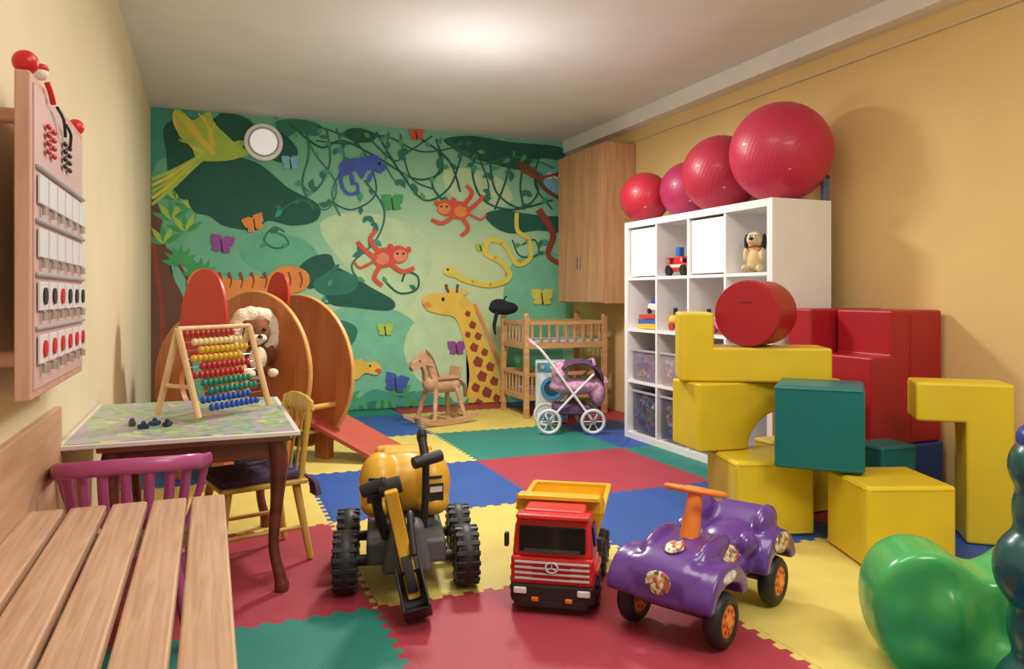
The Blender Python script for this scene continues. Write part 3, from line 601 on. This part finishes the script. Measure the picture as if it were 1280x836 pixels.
# ---------------------------------------------------------------- doll stroller
ds=E('doll_stroller',(2.42,4.86,FZ),rz=-20); mt=M('#E4E6EA',.3,.03); pkf=M('#CC9ABC',.85,.35,40,.2,80); pkd=M('#5E4468',.85,.4,40)
for sx,sy,r in ((-.18,-.2,.09),(-.18,.2,.09),(.13,-.2,.09),(.13,.2,.09)):
    torus('wheel_tyre',r-.012,.012,(sx,sy*.8,r),M('#D9D9DC',.4),ds,(90,0,0),n=28); cyl('wheel_hub',.02,.03,(sx,sy*.8,r),M('#8A8A94',.4),ds,(90,0,0),n=16)
    for a in range(0,360,60): tube('spoke',[(sx,sy*.8,r),(sx+(r-.014)*math.cos(math.radians(a)),sy*.8,r+(r-.014)*math.sin(math.radians(a)))],.004,mt,ds,sm=False,k=6)
for sy in (-.14,.14):
    tube('frame_tube',[(.13,sy,.09),(-.02,sy,.3),(-.2,sy,.55),(-.27,sy,.62)],.009,mt,ds); tube('frame_tube',[(-.18,sy,.09),(.0,sy,.28),(.14,sy,.42)],.009,mt,ds)
tube('handle_bar',[(-.27,-.14,.62),(-.3,-.1,.645),(-.3,.1,.645),(-.27,.14,.62)],.013,M('#E0A4BE',.6),ds)
tube('axle',[(.13,-.16,.09),(.13,.16,.09)],.006,mt,ds,sm=False); tube('axle',[(-.18,-.16,.09),(-.18,.16,.09)],.006,mt,ds,sm=False)
box('under_basket',(.26,.24,.07),(-.01,0,.16),pkd,ds,bev=.02)
blob('seat_fabric',[((.02,0,.32),(.19,.13,.06)),((-.09,0,.40),(.06,.13,.11)),((.18,0,.28),(.06,.12,.11),)],pkf,ds,vox=.012,sm=4)
bm=bmesh.new(); rows=[]
for i in range(9):
    a=math.radians(-5+i*18); rows.append([bm.verts.new((.04+.19*math.cos(a)*(1-.15*abs(j-4)/4),-.15+.3*j/8,.37+.15*math.sin(a)*(1-.12*abs(j-4)/4))) for j in range(9)])
for i in range(8):
    for j in range(8): bm.faces.new((rows[i][j],rows[i+1][j],rows[i+1][j+1],rows[i][j+1]))
o=mk('canopy',bm,pkd,ds,angle=180); md=o.modifiers.new('t','SOLIDIFY'); md.thickness=.01
tube('canopy_trim',[(.22,-.15,.37),(.235,0,.375),(.22,.15,.37)],.014,pkf,ds); tube('canopy_trim',[(.14,-.14,.49),(.15,0,.51),(.14,.14,.49)],.012,pkf,ds)

# ---------------------------------------------------------------- toy excavator
ex=E('ride_on_excavator',(.63,2.56,FZ),rz=-12,sc=(1.04,1,1)); yl=M('#E8B438',.38,.05,coat=.15); bl=M('#242529',.5,.08); gy=M('#5E6268',.5,.05)
def wheel(par,x,y,r,w,hub,hm,tread=True,n=14):
    e=1 if x>0 else -1
    torus('tyre',r-w*.38,w*.38,(x,y,r),bl,par,(0,90,0),n=36,sz=1.25); cyl('tyre_core',r-.008,w*.8,(x,y,r),bl,par,(0,90,0),n=36,bev=.006)
    cyl('hub',r*.52,w*.86,(x+e*.003,y,r),hm,par,(0,90,0),n=24,bev=.004); cyl('hub_cap',r*.2,w*1.0,(x+e*.004,y,r),hub,par,(0,90,0),n=16,bev=.003)
    if tread:
        for k in range(n):
            a=2*pi*k/n; box('tread_lug',(w*.95,.016,.010),(x,y+(r-.006)*math.cos(a),r+(r-.009)*math.sin(a)),bl,par,(math.degrees(a)-90,0,0),bev=.003)
for x in (-.19,.19):
    for y in (-.12,.14): wheel(ex,x,y,.1,.08,gy,bl,n=18)
box('chassis',(.25,.36,.08),(0,.02,.13),gy,ex,bev=.015,seg=3)
for y in (-.12,.14): cyl('axle',.018,.36,(0,y,.1),bl,ex,(0,90,0))
box('front_fork',(.16,.12,.16),(0,-.17,.16),gy,ex,bev=.02,seg=3,taper=(.6,.7)); cyl('swivel_disc',.1,.03,(0,.03,.185),gy,ex,bev=.006)
blob('cab_body',[((0,.08,.3),(.15,.11,.1)),((.085,.04,.31),(.07,.09,.11)),((-.085,.04,.31),(.07,.09,.11)),((0,.1,.36),(.12,.08,.05)),((.09,.02,.25),(.06,.08,.05)),((-.09,.02,.25),(.06,.08,.05))],yl,ex,vox=.008,sm=6)
for q in (-1,1):
    box('side_label',(.05,.004,.06),(q*.1,-.05,.295),bl,ex,(0,0,q*14),bev=.002)
    box('warning_sticker',(.042,.004,.018),(q*.099,-.0535,.305),M('#D8D8D0',.4),ex,(0,0,q*14),bev=0); box('model_stripe',(.06,.004,.01),(q*.09,-.05,.345),bl,ex,(0,0,q*12),bev=0)
box('seat',(.15,.13,.03),(0,.14,.40),yl,ex,bev=.014,seg=3); box('seat_back_lip',(.2,.04,.05),(0,.18,.39),yl,ex,bev=.018,seg=3)
arm=E('digger_arm'); arm.parent=ex
ra=R(0,-12,2); Rm=Euler(ra).to_matrix(); pv=Vector((0.02,-.1,.12)); arm.rotation_euler=ra; arm.location=pv-Rm@pv
prism('boom',[(-.03,.17),(.03,.17),(-.04,.31),(-.11,.39),(-.17,.41),(-.16,.37),(-.08,.28)],.032,bl,arm,loc=(-.0,-.09,0),rot=(0,0,90))
SX=-.005
prism('stick',[(-.05,-.01),(-.01,-.02),(.05,.05),(.07,.15),(.05,.25),(0,.32),(-.04,.32),(-.005,.22),(.0,.13),(-.015,.06)],.04,yl,arm,loc=(SX,-.31,.07),rot=(0,0,90),bev=.006)
for q in (-1,1): prism('stick_side_plate',[(-.02,.02),(.03,.06),(.045,.15),(.03,.23),(.0,.29),(.012,.2),(.018,.12)],.004,bl,arm,loc=(SX+q*.021,-.305,.07),rot=(0,0,90),bev=0)
cyl('elbow_pin',.026,.07,(SX,-.28,.39),bl,arm,(0,90,0),n=20,bev=.004)
tube('hydraulic_rod',[(0.035,-.17,.2),(.035,-.24,.28),(.02,-.33,.18)],.011,bl,arm); tube('arm_side_tube',[(-.05,-.16,.2),(-.055,-.2,.3),(-.05,-.28,.385)],.016,bl,arm)
cyl('lever_grip',.02,.08,(-.05,-.28,.40),bl,arm,(0,80,-10),n=18,bev=.005)
bk2=[(-.085,.0),(-.035,-.05),(.03,-.056),(.08,-.02),(.085,.04),(.055,.065),(.05,.0),(.01,-.028),(-.02,-.022)]
for x in (-.036,.036): prism('bucket_cheek',[(-.08,.0),(-.035,-.05),(.03,-.056),(.08,-.02),(.08,.09),(.02,.07)],.008,bl,arm,loc=(SX+x,-.38,.072),rot=(0,0,90))
prism('bucket_shell',bk2,.078,bl,arm,loc=(SX,-.38,.072),rot=(0,0,90),bev=.002)
prism('bucket_link',[(-.02,.0),(.03,.02),(.06,.09),(.02,.1),(-.02,.04)],.03,bl,arm,loc=(SX,-.34,.08),rot=(0,0,90),bev=.003)
tube('control_lever',[(.055,-.12,.2),(.06,-.13,.32),(.06,-.15,.43)],.012,bl,ex)
cyl('lever_grip',.02,.1,(.065,-.15,.43),bl,ex,(0,80,20),n=18,bev=.005)
tube('lever_stalk',[(.06,-.13,.43),(.05,-.1,.49)],.015,bl,ex,sm=False); sph('lever_knob',(.017,.017,.028),(.05,-.095,.495),bl,ex)

# ---------------------------------------------------------------- toy dump truck
tr=E('toy_dump_truck',(1.106,2.29,FZ),rz=-33,sc=(1.14,1.02,.97)); rd=M('#D4282C',.3,.04,coat=.3); yb=M('#F0BE2C',.35,.04,coat=.2); gw=M('#C9CCD0',.35,.04)
for x in (-.1,.1): wheel(tr,x,-.16,.062,.045,gy,bl,True,12)
for x in (-.1,.1):
    for y in (.09,.222): wheel(tr,x,y,.062,.045,gy,bl,True,12)
box('chassis',(.12,.48,.04),(0,.03,.09),bl,tr)
box('bumper',(.225,.06,.06),(0,-.235,.065),bl,tr,bev=.01); box('bumper_lower',(.19,.04,.025),(0,-.245,.033),bl,tr,bev=.006)
for q in (-1,1): box('headlight',(.035,.01,.02),(q*.085,-.267,.075),M('#E8E8E8',.2),tr); box('indicator',(.02,.01,.014),(q*.045,-.267,.05),M('#E87A20',.3),tr)
box('cab_lower',(.225,.15,.09),(0,-.185,.135),rd,tr,bev=.012,seg=3)
box('cab_upper',(.22,.15,.12),(0,-.18,.235),rd,tr,bev=.012,seg=3,taper=(.9,.78))
box('windscreen',(.178,.008,.08),(0,-.254,.235),M('#15181C',.08),tr,(-8,0,0),bev=.003); box('roof_visor',(.2,.06,.018),(0,-.225,.3),rd,tr,bev=.008); box('roof_cap',(.17,.1,.022),(0,-.17,.305),rd,tr,bev=.01)
box('steering_dash',(.15,.006,.012),(0,-.262,.2),M('#3A3A3E',.4),tr,(-8,0,0),bev=0)
for q in (-1,1):
    box('side_window',(.006,.07,.06),(q*.107,-.175,.235),M('#15181C',.08),tr,(0,q*-5,0),bev=.002); box('wing_mirror',(.012,.018,.045),(q*.125,-.245,.225),bl,tr); box('wheel_arch',(.04,.13,.02),(q*.1,-.16,.128),rd,tr,bev=.006)
for k in range(4): box('grille_bar',(.2,.008,.006),(0,-.263,.112+k*.017),gw,tr,bev=.001)
box('grille_recess',(.1,.006,.045),(0,-.2625,.135),M('#A0181C',.4),tr,bev=0)
torus('badge_ring',.016,.003,(0,-.268,.15),gw,tr,(90,0,0),n=20)
for a in (90,210,330): tube('badge_spoke',[(0,-.268,.15),(.015*math.cos(math.radians(a)),-.268,.15+.015*math.sin(math.radians(a)))],.002,gw,tr,sm=False,k=6)
def trough(name,x0,x1,y0,y1,z0,z1,fl,th,mat,par):
    b0=[(-x0,y0,z0),(x0,y0,z0),(x0,y1,z0),(-x0,y1,z0)]; t0=[(-x1,y0-fl,z1),(x1,y0-fl,z1),(x1,y1+fl,z1),(-x1,y1+fl,z1)]
    bm=bmesh.new(); A=[bm.verts.new(p) for p in b0]; B=[bm.verts.new(p) for p in t0]
    bm.faces.new(A)
    for i in range(4): bm.faces.new((A[i],A[(i+1)%4],B[(i+1)%4],B[i]))
    o=mk(name,bm,mat,par,smooth=False); md=o.modifiers.new('s','SOLIDIFY'); md.thickness=th; md.offset=0
    md=o.modifiers.new('b','BEVEL'); md.width=.002; return o
trough('dump_bed',.085,.118,-.07,.24,.13,.275,.02,.008,yb,tr)
for q in (-1,1):
    for y in (-.03,.06,.15,.23): box('bed_rib',(.01,.014,.13),(q*.107,y,.205),yb,tr,(0,q*13,0))
    box('bed_lip',(.016,.35,.012),(q*.12,.085,.278),yb,tr)
    prism('bed_cheek',[(-.09,0),(.0,0),(-.09,.05)],.008,yb,tr,loc=(q*.121,.0,.28),rot=(0,0,90),bev=0)
prism('cab_shield',[(-.12,0),(.12,0),(.115,.016),(-.115,.016)],.05,yb,tr,loc=(0,-.1,.318)); box('bed_rear_lip',(.25,.016,.012),(0,.262,.278),yb,tr); box('front_wall',(.24,.012,.06),(0,-.088,.3),yb,tr)

# ---------------------------------------------------------------- purple ride-on car
bo=E('purple_ride_on_car',(1.41,1.915,FZ),rz=-62); pu=M('#623A90',.28,.05,4,coat=.3); og=M('#F08438',.35,.04)
hull=[(-.285,.11),(-.3,.15),(-.29,.2),(-.24,.235),(-.15,.255),(-.08,.265),(-.03,.245),(.03,.205),(.09,.19),(.15,.2),(.2,.235),(.25,.275),(.28,.28),(.295,.24),(.295,.15),(.28,.105),(.1,.1),(-.1,.1)]
fend=lambda c,h:[(c-.12,.13),(c-.105,.18),(c-.06,h-.01),(c,h),(c+.06,h-.012),(c+.11,.18),(c+.13,.13),(c+.09,.125),(c+.07,.16),(c,.178),(c-.07,.16),(c-.09,.125)]
els=[((0,-.15,.19),(.1,.13,.06)),((0,.18,.18),(.1,.12,.06))]
for q in (-1,1):
    els+=[((q*.085,-.13,.24),(.028,.1,.034),(8,0,0)),((q*.105,.2,.25),(.032,.07,.05),(20,0,0)),((q*.1,.07,.21),(.03,.045,.04)),((q*.09,-.245,.17),(.055,.05,.055)),((q*.085,0,.15),(.03,.2,.04))]
sl=[(hull,.15,'YZ',0)]
for q in (-1,1): sl+=[(fend(-.19,.23),.085,'YZ',q*.12),(fend(.19,.235),.085,'YZ',q*.12)]
blob('body_shell',els,pu,bo,vox=.006,sm=12,slabs=sl)
for x in (-.135,.135):
    for y in (-.19,.19):
        torus('tyre',.055,.021,(x,y,.076),bl,bo,(0,90,0),n=40,sz=1.3); cyl('wheel_disc',.046,.046,(x,y,.076),og,bo,(0,90,0),n=32,bev=.006); cyl('hub_cap',.016,.056,(x,y,.076),M('#F6A050',.4),bo,(0,90,0),n=16)
        for k in range(8):
            a=2*pi*k/8; cyl('rim_hole',.006,.05,(x,y+.031*math.cos(a),.076+.031*math.sin(a)),M('#B85010',.5),bo,(0,90,0),n=10)
for y in (-.19,.19): cyl('axle',.012,.26,(0,y,.076),gy,bo,(0,90,0))
tube('steering_column',[(0,-.11,.25,1.2),(0,-.09,.31),(0,-.07,.375,.8)],.026,og,bo); torus('steering_wheel',.083,.013,(0,-.068,.385),og,bo,(-14,0,0),sz=.7); box('wheel_spoke',(.16,.03,.014),(0,-.068,.383),og,bo,(-14,0,0),bev=.005); cyl('horn_pad',.032,.02,(0,-.068,.387),og,bo,(-14,0,0),bev=.006)
stk=patchwork('cartoon_sticker',['#E4DFC8','#B85A48','#D8D4BC','#5C8C58','#CCA85A','#B88A90','#6A5444'],85)
def disc(n_,r,loc,rot,m): return sph(n_,(r[0],r[1],.007),loc,m,bo,rot,n=24)
for q in (-1,1):
    disc('side_sticker',(.03,.06),(q*.164,.19,.2),(0,q*86,0),stk)
    disc('fender_sticker',(.022,.05),(q*.158,-.19,.205),(0,q*78,0),M('#E8E6DA',.3,.5,50))
    disc('mid_sticker',(.03,.06),(q*.088,-.03,.2),(0,q*60,0),stk)
disc('badge_sticker',(.042,.032),(0,-.296,.175),(80,0,0),stk); disc('hood_sticker',(.03,.035),(0,-.2,.25),(14,0,0),stk)

# ---------------------------------------------------------------- green rocker seat and teal one
gn=M('#45AE60',.25,.05,3,coat=.3)
gs=E('green_rocker_seat',(1.825,1.36,FZ+.006),rz=-33,sc=(.95,.95,.95))
gp=[(-.2,.0),(-.255,.08),(-.27,.19),(-.24,.28),(-.17,.33),(-.08,.325),(-.02,.28),(.03,.27),(.09,.31),(.16,.385),(.24,.46),(.31,.5),(.36,.47),(.36,.3),(.33,.1),(.28,.0),(.1,.0),(0,.02),(-.1,.0)]
blob('seat_shell',[((-.2,0,.17),(.075,.12,.1)),((-.08,-.07,.16),(.08,.09,.11)),((.13,-.07,.2),(.1,.09,.13)),((.02,-.09,.07),(.24,.06,.06))],gn,gs,vox=.011,sm=26,slabs=[(gp,.21,'XZ',0)],fac=.6)
tl=M('#0C5254',.3,.05,3,coat=.3)
ts=E('teal_rocker_seat',(1.632,1.08,FZ),rz=-33)
blob('seat_shell',[((0,0,.1),(.07,.09,.1)),((.02,0,.25),(.06,.09,.09)),((0,0,.38),(.07,.09,.09)),((.03,0,.5),(.06,.09,.08)),((.02,0,.6),(.06,.08,.07))],tl,ts,vox=.01,sm=8)
blob('blue_cap',[((.03,0,.66),(.055,.07,.04)),((.05,0,.62),(.06,.075,.05))],M('#1C3E9A',.3),ts,vox=.01,sm=4)

# ---------------------------------------------------------------- lights
def area(n_,loc,rot,size,en,col=(1,.94,.86),shape='DISK'):
    l=bpy.data.lights.new(n_,'AREA'); l.shape=shape; l.size=size; l.energy=en; l.color=col
    o=bpy.data.objects.new(n_,l); o.location=loc; o.rotation_euler=R(*rot); S.collection.objects.link(o); return o
pl=bpy.data.lights.new('ceiling_glow_light','POINT'); pl.energy=14; pl.shadow_soft_size=.15; pl.color=(1,.95,.9)  # added point light, makes the bright patch on the ceiling
o=bpy.data.objects.new('ceiling_glow_light',pl); o.location=(1.4,4.0,1.85); S.collection.objects.link(o)
area('ceiling_lamp_light',(1.45,4.1,2.2),(0,0,0),.35,48)
area('room_fill_light',(1.5,.3,2.38),(14,0,0),1.3,58)  # added broad overhead fill, unseen, brightens the foreground and left wall
area('middle_fill_light',(1.0,2.0,2.40),(0,0,0),1.2,22)  # added overhead fill that evens out the lighting, no fixture here
w=bpy.data.worlds.new('world'); S.world=w; w.use_nodes=True; w.node_tree.nodes['Background'].inputs[0].default_value=(.9,.92,1,1); w.node_tree.nodes['Background'].inputs[1].default_value=.3

cam=bpy.data.cameras.new('camera'); cam.lens=940/1280*36; cam.sensor_width=36; cam.shift_y=-48/1280; cam.clip_start=.05
co=bpy.data.objects.new('camera',cam); co.location=(0,0,.98); co.rotation_euler=(pi/2,0,-ar); S.collection.objects.link(co); S.camera=co
try: S.view_settings.view_transform='Standard'
except Exception: pass
